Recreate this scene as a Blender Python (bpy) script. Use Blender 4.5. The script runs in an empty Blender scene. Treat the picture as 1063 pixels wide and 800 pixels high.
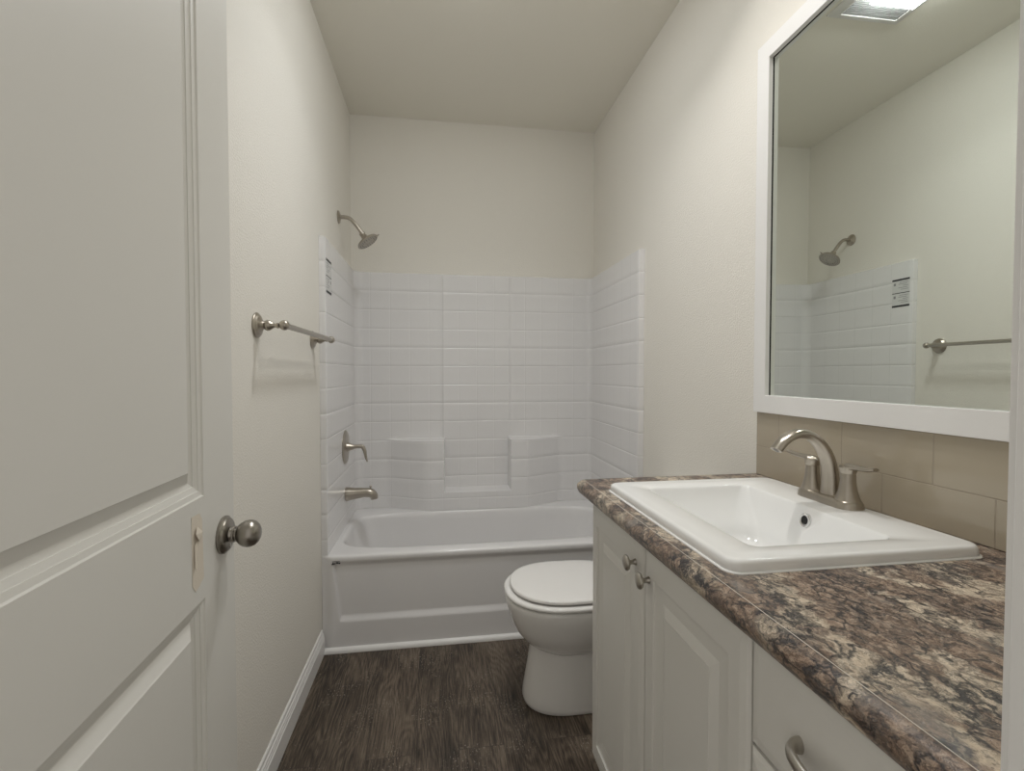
import bpy, bmesh, math, random
from mathutils import Vector, Matrix
random.seed(7)
S = bpy.context.scene
COL = S.collection
PI = math.pi

# ------------------------------------------------------------------ camera
cam = bpy.data.cameras.new('camera')
camo = bpy.data.objects.new('camera', cam)
COL.objects.link(camo)
S.camera = camo
F_PX = 497.11
cam.sensor_fit = 'HORIZONTAL'
cam.sensor_width = 36.0
cam.lens = 36.0 * F_PX / 1063.0
cam.clip_start = 0.01
camo.location = (0.5296, -3.0212, 1.2562)
camo.rotation_euler = (math.radians(90 - 1.4388), 0, math.radians(-8.5517))

# ------------------------------------------------------------------ world, exposure
w = bpy.data.worlds.new('world'); S.world = w
w.use_nodes = True
w.node_tree.nodes['Background'].inputs[0].default_value = (1.0, 0.95, 0.88, 1)
w.node_tree.nodes['Background'].inputs[1].default_value = 0.48
S.view_settings.view_transform = 'Standard'
S.view_settings.look = 'None'
S.view_settings.gamma = 1.0
S.view_settings.use_curve_mapping = False
S.view_settings.exposure = 0.34
FAN_WATTS, CAN_WATTS = 2.2, 3.0
FAN_COL, CAN_COL = (0.965, 0.985, 1.0), (1.0, 0.97, 0.93)

# ------------------------------------------------------------------ dimensions (metres)
W = 1.524            # room width (x)
H = 2.8085           # ceiling
YF = -2.767          # inner face of the front wall (doorway wall)
def glass_x(y): return 1.5210 + 0.0057*(y+1.7)   # the mirror hangs a touch out of parallel
CT = 0.94            # counter top

# ------------------------------------------------------------------ materials
def mat(name, col, rough=0.5, metal=0.0, bump=None, spec=None, coat=0.0):
    m = bpy.data.materials.new(name); m.use_nodes = True
    nt = m.node_tree; b = nt.nodes['Principled BSDF']
    b.inputs['Base Color'].default_value = (*col, 1)
    b.inputs['Roughness'].default_value = rough
    b.inputs['Metallic'].default_value = metal
    if spec is not None: b.inputs['Specular IOR Level'].default_value = spec
    if coat: b.inputs['Coat Weight'].default_value = coat; b.inputs['Coat Roughness'].default_value = 0.05
    if bump:
        sc, st, dist = bump
        tc = nt.nodes.new('ShaderNodeTexCoord')
        n = nt.nodes.new('ShaderNodeTexNoise'); n.inputs['Scale'].default_value = sc
        n.inputs['Detail'].default_value = 3
        bp = nt.nodes.new('ShaderNodeBump'); bp.inputs['Strength'].default_value = st
        bp.inputs['Distance'].default_value = dist
        nt.links.new(tc.outputs['Object'], n.inputs['Vector'])
        nt.links.new(n.outputs['Fac'], bp.inputs['Height'])
        nt.links.new(bp.outputs['Normal'], b.inputs['Normal'])
    return m

M = {}
M['wall'] = mat('wall_paint', (0.86, 0.828, 0.76), 0.7, bump=(170, 0.5, 0.0028))
M['ceiling'] = mat('ceiling_paint', (0.88, 0.85, 0.765), 0.85, bump=(120, 0.3, 0.002))
M['trim'] = mat('white_trim_paint', (0.86, 0.85, 0.83), 0.35)
M['door'] = mat('door_paint', (0.76, 0.745, 0.70), 0.42, bump=(400, 0.08, 0.0005))
M['cab'] = mat('cabinet_thermofoil', (0.78, 0.765, 0.72), 0.38)
M['frame'] = mat('mirror_frame_white', (0.91, 0.90, 0.885), 0.4)
M['fiber'] = mat('fiberglass_white', (0.85, 0.838, 0.835), 0.2, spec=0.5, coat=0.3)
M['china'] = mat('vitreous_china', (0.93, 0.93, 0.92), 0.06, coat=0.5)
M['toilet'] = mat('toilet_china', (0.90, 0.885, 0.86), 0.07, coat=0.5)
M['nickel'] = mat('brushed_nickel', (0.46, 0.42, 0.365), 0.29, 1.0, bump=(250, 0.05, 0.0003))
M['nickel_dark'] = mat('brushed_nickel_knob', (0.34, 0.318, 0.285), 0.3, 1.0)
M['satin'] = mat('satin_nickel', (0.50, 0.47, 0.42), 0.33, 1.0)
M['chrome'] = mat('chrome', (0.75, 0.75, 0.75), 0.08, 1.0)
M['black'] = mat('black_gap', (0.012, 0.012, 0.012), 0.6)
M['mirror'] = mat('mirror_glass', (0.83, 0.87, 0.82), 0.0, 1.0)
M['tape'] = mat('masking_tape', (0.76, 0.69, 0.59), 0.7, bump=(200, 0.3, 0.001))
M['paper'] = mat('label_paper', (0.72, 0.72, 0.71), 0.5)
M['ink'] = mat('label_ink', (0.03, 0.03, 0.035), 0.5)
M['ink2'] = mat('label_grey_print', (0.30, 0.30, 0.31), 0.5)
M['plastic'] = mat('white_plastic', (0.78, 0.77, 0.75), 0.4)
M['grille'] = mat('greyed_grille_plastic', (0.42, 0.42, 0.42), 0.5)  # slat colour greyed to offset the glare of the lit lens
M['rubber'] = mat('nozzle_rubber', (0.25, 0.24, 0.23), 0.6)
M['caulk'] = mat('white_seam', (0.75, 0.70, 0.62), 0.5)

def emis(name, col, s):
    m = bpy.data.materials.new(name); m.use_nodes = True
    b = m.node_tree.nodes['Principled BSDF']
    b.inputs['Base Color'].default_value = (0.8, 0.8, 0.8, 1)
    b.inputs['Emission Color'].default_value = (*col, 1)
    b.inputs['Emission Strength'].default_value = s
    return m
M['fan_lens'] = emis('lit_fan_lens', (0.955, 0.985, 1.0), 38.0)
M['can_lens'] = emis('lit_downlight_lens', (1.0, 0.95, 0.88), 6.0)

def N(nt, t, **kw):
    n = nt.nodes.new(t)
    for k, v in kw.items():
        if k in n.inputs: n.inputs[k].default_value = v
        else: setattr(n, k, v)
    return n
def ramp(nt, stops, src, interp='LINEAR'):
    r = nt.nodes.new('ShaderNodeValToRGB'); r.color_ramp.interpolation = interp
    e = r.color_ramp.elements
    while len(e) < len(stops): e.new(0.5)
    for i, (p, c) in enumerate(stops):
        e[i].position = p; e[i].color = (*c, 1) if len(c) == 3 else c
    nt.links.new(src, r.inputs['Fac'])
    return r

# moulded tile relief of the shower wall (UV in metres)
def tile_relief(name, base, bw, rh, mortar, rough, dist, off, mcol=None, offset=0.0, coat=0.3, strength=0.6):
    m = mat(name, base, rough, coat=coat)
    nt = m.node_tree; b = nt.nodes['Principled BSDF']
    uv = N(nt, 'ShaderNodeUVMap')
    mp = N(nt, 'ShaderNodeMapping'); mp.inputs['Location'].default_value = (off[0], off[1], 0)
    nt.links.new(uv.outputs[0], mp.inputs[0])
    br = N(nt, 'ShaderNodeTexBrick'); br.offset = offset; br.squash = 1.0
    br.inputs['Scale'].default_value = 1.0
    br.inputs['Brick Width'].default_value = bw; br.inputs['Row Height'].default_value = rh
    br.inputs['Mortar Size'].default_value = mortar; br.inputs['Mortar Smooth'].default_value = 0.6
    nt.links.new(mp.outputs[0], br.inputs['Vector'])
    bp = N(nt, 'ShaderNodeBump', invert=True); bp.inputs['Strength'].default_value = strength
    bp.inputs['Distance'].default_value = dist
    nt.links.new(br.outputs['Fac'], bp.inputs['Height'])
    nt.links.new(bp.outputs['Normal'], b.inputs['Normal'])
    nt.links.new(bp.outputs['Normal'], b.inputs['Coat Normal'])
    if mcol:
        mx = N(nt, 'ShaderNodeMix', data_type='RGBA')
        mx.inputs[6].default_value = (*base, 1); mx.inputs[7].default_value = (*mcol, 1)
        nt.links.new(br.outputs['Fac'], mx.inputs[0]); nt.links.new(mx.outputs[2], b.inputs['Base Color'])
    return m, nt, b
def tilewall():
    # UV x counts tile columns; the horizontal joints are modelled in the mesh
    m = mat('moulded_tile_fiberglass', (0.85, 0.838, 0.835), 0.26, coat=0.12)
    nt = m.node_tree; b = nt.nodes['Principled BSDF']
    uv = N(nt, 'ShaderNodeUVMap'); sx = N(nt, 'ShaderNodeSeparateXYZ'); nt.links.new(uv.outputs[0], sx.inputs[0])
    fr = N(nt, 'ShaderNodeMath', operation='FRACT'); nt.links.new(sx.outputs[0], fr.inputs[0])
    c = N(nt, 'ShaderNodeMath', operation='SUBTRACT'); c.inputs[1].default_value = 0.5; nt.links.new(fr.outputs[0], c.inputs[0])
    ab = N(nt, 'ShaderNodeMath', operation='ABSOLUTE'); nt.links.new(c.outputs[0], ab.inputs[0])
    mr = N(nt, 'ShaderNodeMapRange'); mr.inputs[1].default_value = 0.470; mr.inputs[2].default_value = 0.498
    mr.inputs[3].default_value = 1.0; mr.inputs[4].default_value = 0.0
    nt.links.new(ab.outputs[0], mr.inputs[0])
    bp = N(nt, 'ShaderNodeBump'); bp.inputs['Strength'].default_value = 0.38; bp.inputs['Distance'].default_value = 0.002
    nt.links.new(mr.outputs[0], bp.inputs['Height'])
    no = N(nt, 'ShaderNodeTexNoise'); no.inputs['Scale'].default_value = 60; no.inputs['Detail'].default_value = 2
    tc = N(nt, 'ShaderNodeTexCoord'); nt.links.new(tc.outputs['Object'], no.inputs['Vector'])
    bp2 = N(nt, 'ShaderNodeBump'); bp2.inputs['Strength'].default_value = 0.12; bp2.inputs['Distance'].default_value = 0.002
    nt.links.new(no.outputs['Fac'], bp2.inputs['Height']); nt.links.new(bp.outputs['Normal'], bp2.inputs['Normal'])
    nt.links.new(bp2.outputs['Normal'], b.inputs['Normal']); nt.links.new(bp2.outputs['Normal'], b.inputs['Coat Normal'])
    return m
M['tilewall'] = tilewall()
M['backsplash'] = tile_relief('taupe_glazed_tile', (0.47, 0.41, 0.315), 0.2235, 0.1055, 0.0017, 0.13, 0.002, (0.07125, -1.0305),
                              mcol=(0.42, 0.36, 0.28), offset=0.5, coat=0.5)[0]

def granite():
    m = mat('brown_granite_laminate', (0.3, 0.2, 0.15), 0.38, spec=0.22)
    nt = m.node_tree; b = nt.nodes['Principled BSDF']
    tc = N(nt, 'ShaderNodeTexCoord')
    mp = N(nt, 'ShaderNodeMapping'); mp.inputs['Rotation'].default_value = (0, 0, math.radians(24))
    mp.inputs['Scale'].default_value = (1.25, 0.92, 1.2)
    nt.links.new(tc.outputs['Object'], mp.inputs[0])
    # shared warp so that every layer swirls together
    wn = N(nt, 'ShaderNodeTexNoise'); wn.inputs['Scale'].default_value = 14; wn.inputs['Detail'].default_value = 5; wn.inputs['Roughness'].default_value = 0.65
    nt.links.new(mp.outputs[0], wn.inputs['Vector'])
    ws = N(nt, 'ShaderNodeVectorMath', operation='MULTIPLY_ADD'); ws.inputs[1].default_value = (0.075, 0.075, 0.075); ws.inputs[2].default_value = (-0.0375,)*3
    nt.links.new(wn.outputs['Color'], ws.inputs[0])
    wv = N(nt, 'ShaderNodeVectorMath', operation='ADD'); nt.links.new(mp.outputs[0], wv.inputs[0]); nt.links.new(ws.outputs[0], wv.inputs[1])
    V = wv.outputs[0]
    def noise(sc, det, rgh, dis=0.0, vec=V, off=(0, 0, 0)):
        n = N(nt, 'ShaderNodeTexNoise'); n.inputs['Scale'].default_value = sc; n.inputs['Detail'].default_value = det
        n.inputs['Roughness'].default_value = rgh; n.inputs['Distortion'].default_value = dis
        o = N(nt, 'ShaderNodeVectorMath', operation='ADD'); o.inputs[1].default_value = off
        nt.links.new(vec, o.inputs[0]); nt.links.new(o.outputs[0], n.inputs['Vector']); return n
    def math2(op, x, y):
        q = N(nt, 'ShaderNodeMath', operation=op)
        for i, v in enumerate((x, y)):
            if isinstance(v, (int, float)): q.inputs[i].default_value = v
            else: nt.links.new(v, q.inputs[i])
        return q.outputs[0]
    def mix(f, c0, c1):
        q = N(nt, 'ShaderNodeMix', data_type='RGBA'); nt.links.new(f, q.inputs[0])
        for i, v in ((6, c0), (7, c1)):
            if isinstance(v, tuple): q.inputs[i].default_value = (*v, 1)
            else: nt.links.new(v, q.inputs[i])
        return q.outputs[2]
    fine = noise(62, 9, 0.9)
    grain = noise(240, 3, 0.7)
    big = noise(7.5, 4, 0.55)
    tan = ramp(nt, [(0.37, (0.055, 0.038, 0.03)), (0.46, (0.21, 0.145, 0.108)), (0.53, (0.38, 0.285, 0.215)), (0.64, (0.60, 0.49, 0.39))], fine.outputs['Fac'])
    cream = ramp(nt, [(0.36, (0.27, 0.205, 0.155)), (0.46, (0.55, 0.45, 0.34)), (0.57, (0.72, 0.62, 0.49)), (0.68, (0.80, 0.74, 0.64))], fine.outputs['Fac'])
    cm = ramp(nt, [(0.49, (0, 0, 0)), (0.54, (1, 1, 1))], big.outputs['Fac'])
    col = mix(cm.outputs[0], tan.outputs[0], cream.outputs[0])
    # cracks: thin dark veins round warped cells, stronger in the cream drifts
    vo_ = N(nt, 'ShaderNodeTexVoronoi', feature='DISTANCE_TO_EDGE'); vo_.inputs['Scale'].default_value = 34
    nt.links.new(V, vo_.inputs['Vector'])
    ck = ramp(nt, [(0.0, (1, 1, 1)), (0.045, (0.8,)*3), (0.12, (0, 0, 0))], vo_.outputs['Distance'])
    ckm = ramp(nt, [(0.40, (0, 0, 0)), (0.52, (1, 1, 1))], noise(19, 4, 0.6, off=(3, 1, 0)).outputs['Fac'])
    vn = noise(26, 8, 0.72, 0.6, off=(7, 2, 1))
    v1 = math2('ABSOLUTE', math2('SUBTRACT', vn.outputs['Fac'], 0.5), 0)
    vr = ramp(nt, [(0.0, (0.95,)*3), (0.012, (0.7,)*3), (0.03, (0, 0, 0))], v1)
    cracks = math2('MAXIMUM', math2('MULTIPLY', ck.outputs[0], ckm.outputs[0]), math2('MULTIPLY', vr.outputs[0], 0.75))
    # dark drifts broken by the fine mottling
    dk = noise(10.5, 6, 0.7, off=(1, 5, 2))
    dkr = ramp(nt, [(0.485, (0, 0, 0)), (0.57, (1, 1, 1))], dk.outputs['Fac'])
    f2 = ramp(nt, [(0.44, (0, 0, 0)), (0.52, (1, 1, 1))], noise(60, 6, 0.75, off=(2, 2, 4)).outputs['Fac'])
    dark = math2('MULTIPLY', dkr.outputs[0], f2.outputs[0])
    allm = math2('MULTIPLY', math2('MAXIMUM', cracks, dark), 0.96)
    dc = ramp(nt, [(0.40, (0.014, 0.014, 0.017)), (0.62, (0.075, 0.073, 0.078))], grain.outputs['Fac'])
    col = mix(allm, col, dc.outputs[0])
    gr = ramp(nt, [(0.60, (0, 0, 0)), (0.70, (0.55,)*3)], noise(11, 3, 0.5, off=(9, 9, 1)).outputs['Fac'])
    col = mix(gr.outputs[0], col, (0.30, 0.275, 0.25))
    nt.links.new(col, b.inputs['Base Color'])
    return m
M['granite'] = granite()

def wood():
    m = mat('dark_oak_vinyl_plank', (0.1, 0.07, 0.05), 0.42)
    nt = m.node_tree; b = nt.nodes['Principled BSDF']
    tc = N(nt, 'ShaderNodeTexCoord')
    # planks run along y: swap axes for the brick pattern
    rot = N(nt, 'ShaderNodeMapping'); rot.inputs['Rotation'].default_value = (0, 0, PI/2); rot.inputs['Location'].default_value = (0.35, 0.02, 0)
    nt.links.new(tc.outputs['Object'], rot.inputs[0])
    br = N(nt, 'ShaderNodeTexBrick'); br.offset = 0.37; br.squash = 1
    br.inputs['Scale'].default_value = 1; br.inputs['Brick Width'].default_value = 1.1; br.inputs['Row Height'].default_value = 0.152
    br.inputs['Mortar Size'].default_value = 0.0009; br.inputs['Mortar Smooth'].default_value = 0.3
    br.inputs['Color1'].default_value = (0, 0, 0, 1); br.inputs['Color2'].default_value = (1, 1, 1, 1)
    br.inputs['Mortar'].default_value = (0.5, 0.5, 0.5, 1)
    nt.links.new(rot.outputs[0], br.inputs['Vector'])
    # shift grain by plank
    sc = N(nt, 'ShaderNodeVectorMath', operation='MULTIPLY'); sc.inputs[1].default_value = (5.0, 3.0, 9.0)
    nt.links.new(br.outputs['Color'], sc.inputs[0])
    ad = N(nt, 'ShaderNodeVectorMath', operation='ADD')
    nt.links.new(tc.outputs['Object'], ad.inputs[0]); nt.links.new(sc.outputs[0], ad.inputs[1])
    st = N(nt, 'ShaderNodeMapping'); st.inputs['Scale'].default_value = (1.0, 0.16, 1.0)
    nt.links.new(ad.outputs[0], st.inputs[0])
    warp = N(nt, 'ShaderNodeTexNoise'); warp.inputs['Scale'].default_value = 6.5; warp.inputs['Detail'].default_value = 2
    nt.links.new(st.outputs[0], warp.inputs['Vector'])
    # cathedral rings: sine of the warped field
    ml = N(nt, 'ShaderNodeMath', operation='MULTIPLY'); ml.inputs[1].default_value = 190
    nt.links.new(warp.outputs['Fac'], ml.inputs[0])
    sn = N(nt, 'ShaderNodeMath', operation='SINE'); nt.links.new(ml.outputs[0], sn.inputs[0])
    gn = N(nt, 'ShaderNodeTexNoise'); gn.inputs['Scale'].default_value = 230; gn.inputs['Detail'].default_value = 6; gn.inputs['Roughness'].default_value = 0.7
    st4 = N(nt, 'ShaderNodeMapping'); st4.inputs['Scale'].default_value = (1.0, 0.055, 1.0)
    nt.links.new(ad.outputs[0], st4.inputs[0]); nt.links.new(st4.outputs[0], gn.inputs['Vector'])
    blo = N(nt, 'ShaderNodeTexNoise'); blo.inputs['Scale'].default_value = 7; blo.inputs['Detail'].default_value = 3
    st2 = N(nt, 'ShaderNodeMapping'); st2.inputs['Scale'].default_value = (1.3, 0.5, 1.0)
    nt.links.new(ad.outputs[0], st2.inputs[0]); nt.links.new(st2.outputs[0], blo.inputs['Vector'])
    a1 = N(nt, 'ShaderNodeMath', operation='MULTIPLY_ADD'); a1.inputs[1].default_value = 0.055
    nt.links.new(sn.outputs[0], a1.inputs[0]); nt.links.new(gn.outputs['Fac'], a1.inputs[2])
    a2 = N(nt, 'ShaderNodeMath', operation='MULTIPLY_ADD'); a2.inputs[1].default_value = 0.5
    nt.links.new(blo.outputs['Fac'], a2.inputs[0]); nt.links.new(a1.outputs[0], a2.inputs[2])
    a3 = N(nt, 'ShaderNodeMath', operation='MULTIPLY_ADD'); a3.inputs[1].default_value = 0.05; 
    nt.links.new(br.outputs['Color'], a3.inputs[0]); nt.links.new(a2.outputs[0], a3.inputs[2])
    c = ramp(nt, [(0.72, (0.018, 0.013, 0.009)), (0.88, (0.070, 0.051, 0.036)), (1.0, (0.132, 0.100, 0.073)), (1.0, (0.21, 0.168, 0.126))], a3.outputs[0])
    c.color_ramp.elements[0].position = 0.50; c.color_ramp.elements[1].position = 0.63; c.color_ramp.elements[2].position = 0.74; c.color_ramp.elements[3].position = 0.9
    dv = N(nt, 'ShaderNodeMath', operation='MULTIPLY'); dv.inputs[1].default_value = 0.85
    nt.links.new(a3.outputs[0], dv.inputs[0]); nt.links.new(dv.outputs[0], c.inputs['Fac'])
    # pale flecks of worn whitewash in clusters
    sp = N(nt, 'ShaderNodeTexNoise'); sp.inputs['Scale'].default_value = 190; sp.inputs['Detail'].default_value = 3
    s3 = N(nt, 'ShaderNodeMapping'); s3.inputs['Scale'].default_value = (1, 0.5, 1)
    nt.links.new(tc.outputs['Object'], s3.inputs[0]); nt.links.new(s3.outputs[0], sp.inputs['Vector'])
    cl = N(nt, 'ShaderNodeTexNoise'); cl.inputs['Scale'].default_value = 7; cl.inputs['Detail'].default_value = 3
    nt.links.new(tc.outputs['Object'], cl.inputs['Vector'])
    spr = ramp(nt, [(0.60, (0, 0, 0)), (0.66, (1, 1, 1))], sp.outputs['Fac'])
    clr = ramp(nt, [(0.48, (0, 0, 0)), (0.60, (0.75,)*3)], cl.outputs['Fac'])
    mm = N(nt, 'ShaderNodeMath', operation='MULTIPLY'); nt.links.new(spr.outputs[0], mm.inputs[0]); nt.links.new(clr.outputs[0], mm.inputs[1])
    mx = N(nt, 'ShaderNodeMix', data_type='RGBA'); mx.inputs[7].default_value = (0.34, 0.30, 0.25, 1)
    nt.links.new(mm.outputs[0], mx.inputs[0]); nt.links.new(c.outputs[0], mx.inputs[6])
    mo = N(nt, 'ShaderNodeMix', data_type='RGBA'); mo.inputs[7].default_value = (0.035, 0.026, 0.02, 1)
    nt.links.new(br.outputs['Fac'], mo.inputs[0]); nt.links.new(mx.outputs[2], mo.inputs[6])
    nt.links.new(mo.outputs[2], b.inputs['Base Color'])
    bp = N(nt, 'ShaderNodeBump'); bp.inputs['Strength'].default_value = 0.25; bp.inputs['Distance'].default_value = 0.0008
    nt.links.new(a1.outputs[0], bp.inputs['Height']); nt.links.new(bp.outputs['Normal'], b.inputs['Normal'])
    return m
M['wood'] = wood()

# ------------------------------------------------------------------ geometry helpers
def smooth_by_angle(bm, deg):
    lim = math.radians(deg)
    for f in bm.faces: f.smooth = True
    for e in bm.edges:
        e.smooth = not (len(e.link_faces) == 2 and e.calc_face_angle(0) > lim)
def obj(name, bm, m, parent=None, smooth=40, loc=None):
    bmesh.ops.recalc_face_normals(bm, faces=bm.faces)
    if smooth: smooth_by_angle(bm, smooth)
    me = bpy.data.meshes.new(name); bm.to_mesh(me); bm.free()
    for mm in (m if isinstance(m, (list, tuple)) else [m]): me.materials.append(mm)
    o = bpy.data.objects.new(name, me); COL.objects.link(o)
    if parent: o.parent = parent
    if loc: o.location = loc
    return o
def tag(o, label=None, cat=None, group=None, kind=None):
    if label: o['label'] = label
    if cat: o['category'] = cat
    if group: o['group'] = group
    if kind: o['kind'] = kind
    return o
def thing(name, label, cat, loc=(0, 0, 0), rz=0, group=None):
    o = bpy.data.objects.new(name, None); COL.objects.link(o)
    o.location = loc; o.rotation_euler = (0, 0, rz); o.empty_display_size = 0.05
    return tag(o, label, cat, group)
def struct(name, bm, m, parent=None, smooth=40):
    o = obj(name, bm, m, parent, smooth)
    if not parent: o['kind'] = 'structure'
    return o
def box(bm, x0, x1, y0, y1, z0, z1, bev=0.0, seg=2):
    r = bmesh.ops.create_cube(bm, size=1)
    vs = r['verts']
    for v in vs:
        v.co = Vector(((x0+x1)/2 + v.co.x*(x1-x0), (y0+y1)/2 + v.co.y*(y1-y0), (z0+z1)/2 + v.co.z*(z1-z0)))
    if bev:
        es = list({e for v in vs for e in v.link_edges})
        bmesh.ops.bevel(bm, geom=es, offset=bev, segments=seg, affect='EDGES', profile=0.5)
def rings(bm, rs, closed=True, cap0=False, cap1=False):
    """bridge a list of equal-length point loops"""
    V = [[bm.verts.new(p) for p in r] for r in rs]
    n = len(V[0])
    for a, b in zip(V, V[1:]):
        for i in range(n if closed else n-1):
            j = (i+1) % n
            try: bm.faces.new((a[i], a[j], b[j], b[i]))
            except ValueError: pass
    if cap0: bm.faces.new(list(reversed(V[0])))
    if cap1: bm.faces.new(V[-1])
    return V
def lathe(bm, prof, origin, axis, n=32):
    """prof = [(distance along axis, radius)]"""
    a = Vector(axis).normalized(); o = Vector(origin)
    u = a.orthogonal().normalized(); v = a.cross(u)
    rs = [[o + a*d + (u*math.cos(2*PI*k/n) + v*math.sin(2*PI*k/n))*max(r, 1e-5) for k in range(n)] for d, r in prof]
    rings(bm, rs, cap0=True, cap1=True)
def catmull(pts, sub=6):
    P = [Vector(p) for p in pts]; P = [P[0]*2-P[1]] + P + [P[-1]*2-P[-2]]
    out = []
    for i in range(1, len(P)-2):
        for s in range(sub):
            t = s/sub
            out.append(0.5*((2*P[i]) + (P[i+1]-P[i-1])*t + (2*P[i-1]-5*P[i]+4*P[i+1]-P[i+2])*t*t + (-P[i-1]+3*P[i]-3*P[i+1]+P[i+2])*t**3))
    out.append(P[-2]); return out
def tube(bm, pts, rad, n=20, flat=1.0, up=(0, 0, 1), sub=6, smoothpath=True):
    """rad = list of (r) per control point or a float; flat scales the second axis"""
    k = len(pts)
    R = rad if isinstance(rad, (list, tuple)) else [rad]*k
    FL = flat if isinstance(flat, (list, tuple)) else [flat]*k
    if smoothpath:
        path = catmull(pts, sub); m = len(path)
        def itp(L, i):
            t = i/(m-1)*(k-1); a = min(int(t), k-2); return L[a]*(1-(t-a)) + L[a+1]*(t-a)
        R = [itp(R, i) for i in range(m)]; FL = [itp(FL, i) for i in range(m)]
    else:
        path = [Vector(p) for p in pts]; m = k
    U = Vector(up); rs = []
    for i, p in enumerate(path):
        t = (path[min(i+1, m-1)] - path[max(i-1, 0)]).normalized()
        s = t.cross(U)
        if s.length < 1e-4: s = t.orthogonal()
        s.normalize(); q = s.cross(t).normalized()
        rs.append([p + s*math.cos(2*PI*j/n)*R[i] + q*math.sin(2*PI*j/n)*R[i]*FL[i] for j in range(n)])
    rings(bm, rs, cap0=True, cap1=True)
def rrect(x0, x1, y0, y1, r, z, n=8):
    out = []
    for cx, cy, a0 in ((x1-r, y1-r, 0), (x0+r, y1-r, 90), (x0+r, y0+r, 180), (x1-r, y0+r, 270)):
        for k in range(n+1):
            a = math.radians(a0 + 90*k/n); out.append(Vector((cx+r*math.cos(a), cy+r*math.sin(a), z)))
    return out
def sphere(bm, c, r, sx=1, sy=1, sz=1, u=24, v=16):
    res = bmesh.ops.create_uvsphere(bm, u_segments=u, v_segments=v, radius=r)
    for q in res['verts']: q.co = Vector((q.co.x*sx, q.co.y*sy, q.co.z*sz)) + Vector(c)
def prism_y(bm, prof, y0, y1):
    """closed x-z profile extruded along y"""
    rings(bm, [[Vector((x, y0, z)) for x, z in prof], [Vector((x, y1, z)) for x, z in prof]], cap0=True, cap1=True)
def prism_x(bm, prof, x0, x1):
    rings(bm, [[Vector((x0, y, z)) for y, z in prof], [Vector((x1, y, z)) for y, z in prof]], cap0=True, cap1=True)

def paneled(bm, w_, h_, t_, panels, bev_w, bev_d):
    """slab in local coords: u along +x 0..w, v along z 0..h, front face at y=0 facing -y, thickness to +y.
    panels: (u0,u1,v0,v1,[(inset,depth)...])"""
    def P(u, d, v): return Vector((u, d, v))
    def rect(u0, u1, v0, v1, d): return [P(u0, d, v0), P(u1, d, v0), P(u1, d, v1), P(u0, d, v1)]
    b = bev_w
    rs = [rect(0, w_, 0, h_, t_), rect(0, w_, 0, h_, bev_d), rect(b*0.35, w_-b*0.35, b*0.35, h_-b*0.35, bev_d*0.35), rect(b, w_-b, b, h_-b, 0)]
    rings(bm, rs, cap0=True)
    us0, us1 = b, w_-b
    pu0, pu1 = (panels[0][0], panels[0][1]) if panels else (us0, us1)
    def q(u0, u1, v0, v1):
        bm.faces.new([bm.verts.new(p) for p in rect(u0, u1, v0, v1, 0)])
    if not panels: q(us0, us1, b, h_-b)
    else:
        ps = sorted(panels, key=lambda p: p[2])
        q(us0, pu0, b, h_-b); q(pu1, us1, b, h_-b)
        v = b
        for p in ps: q(pu0, pu1, v, p[2]); v = p[3]
        q(pu0, pu1, v, h_-b)
        for (u0, u1, v0, v1, prof) in ps:
            rr = [rect(u0+i, u1-i, v0+i, v1-i, d) for i, d in [(0, 0)]+prof]
            rings(bm, rr, cap1=True)
    bmesh.ops.remove_doubles(bm, verts=bm.verts, dist=1e-5)

# ================================================================== THE ROOM
bm = bmesh.new(); box(bm, -0.12, W+0.12, -4.3, 0.12, -0.06, 0); struct('floor', bm, M['wood'])
bm = bmesh.new(); box(bm, -0.12, W+0.12, YF-0.11, 0.12, H, H+0.08); struct('ceiling', bm, M['ceiling'])
bm = bmesh.new(); box(bm, -0.12, 0, YF-0.11, 0.12, 0, H); struct('wall_left', bm, M['wall'])
bm = bmesh.new(); box(bm, 0, W, 0, 0.12, 0, H); struct('wall_back', bm, M['wall'])
bm = bmesh.new(); box(bm, W, W+0.12, YF-0.11, 0.12, 0, H); struct('wall_right', bm, M['wall'])
# front wall round the doorway
JX0, JX1, JZ = 0.140, 0.897, 2.115
bm = bmesh.new()
box(bm, 0, JX0-0.018, YF-0.11, YF, 0, H); box(bm, JX1+0.018, W, YF-0.11, YF, 0, H); box(bm, JX0-0.018, JX1+0.018, YF-0.11, YF, JZ+0.018, H)
struct('wall_front', bm, M['wall'])
# door lining and casings
bm = bmesh.new()
for x0, x1 in ((JX1, JX1+0.018), (JX0-0.018, JX0)):
    box(bm, x0, x1, YF-0.113, YF+0.003, 0, JZ, 0.0015, 1)
box(bm, JX0-0.018, JX1+0.018, YF-0.113, YF+0.003, JZ, JZ+0.018)
struct('trim_1', bm, M['trim'])
def casing(name, ya, yb):
    bm = bmesh.new(); s = 1 if yb > ya else -1
    prof = [(0, 0), (0.0, 0.009), (0.004, 0.0115), (0.012, 0.012), (0.016, 0.0095), (0.03, 0.010), (0.055, 0.014), (0.06, 0.012), (0.06, 0)]
    def ring(fx, z): return [Vector((fx(a), ya+s*d, z)) for a, d in prof]
    xr = JX1+0.0045; xl = JX0-0.0045
    rings(bm, [[Vector((xl-a, ya+s*d, 0)) for a, d in prof], [Vector((xl-a, ya+s*d, JZ+0.0045+a)) for a, d in prof],
               [Vector((xr+a, ya+s*d, JZ+0.0045+a)) for a, d in prof], [Vector((xr+a, ya+s*d, 0)) for a, d in prof]], cap0=True, cap1=True)
    return struct(name, bm, M['trim'])
casing('trim_2', YF, YF+0.012)
casing('trim_3', YF-0.11, YF-0.122)

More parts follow.
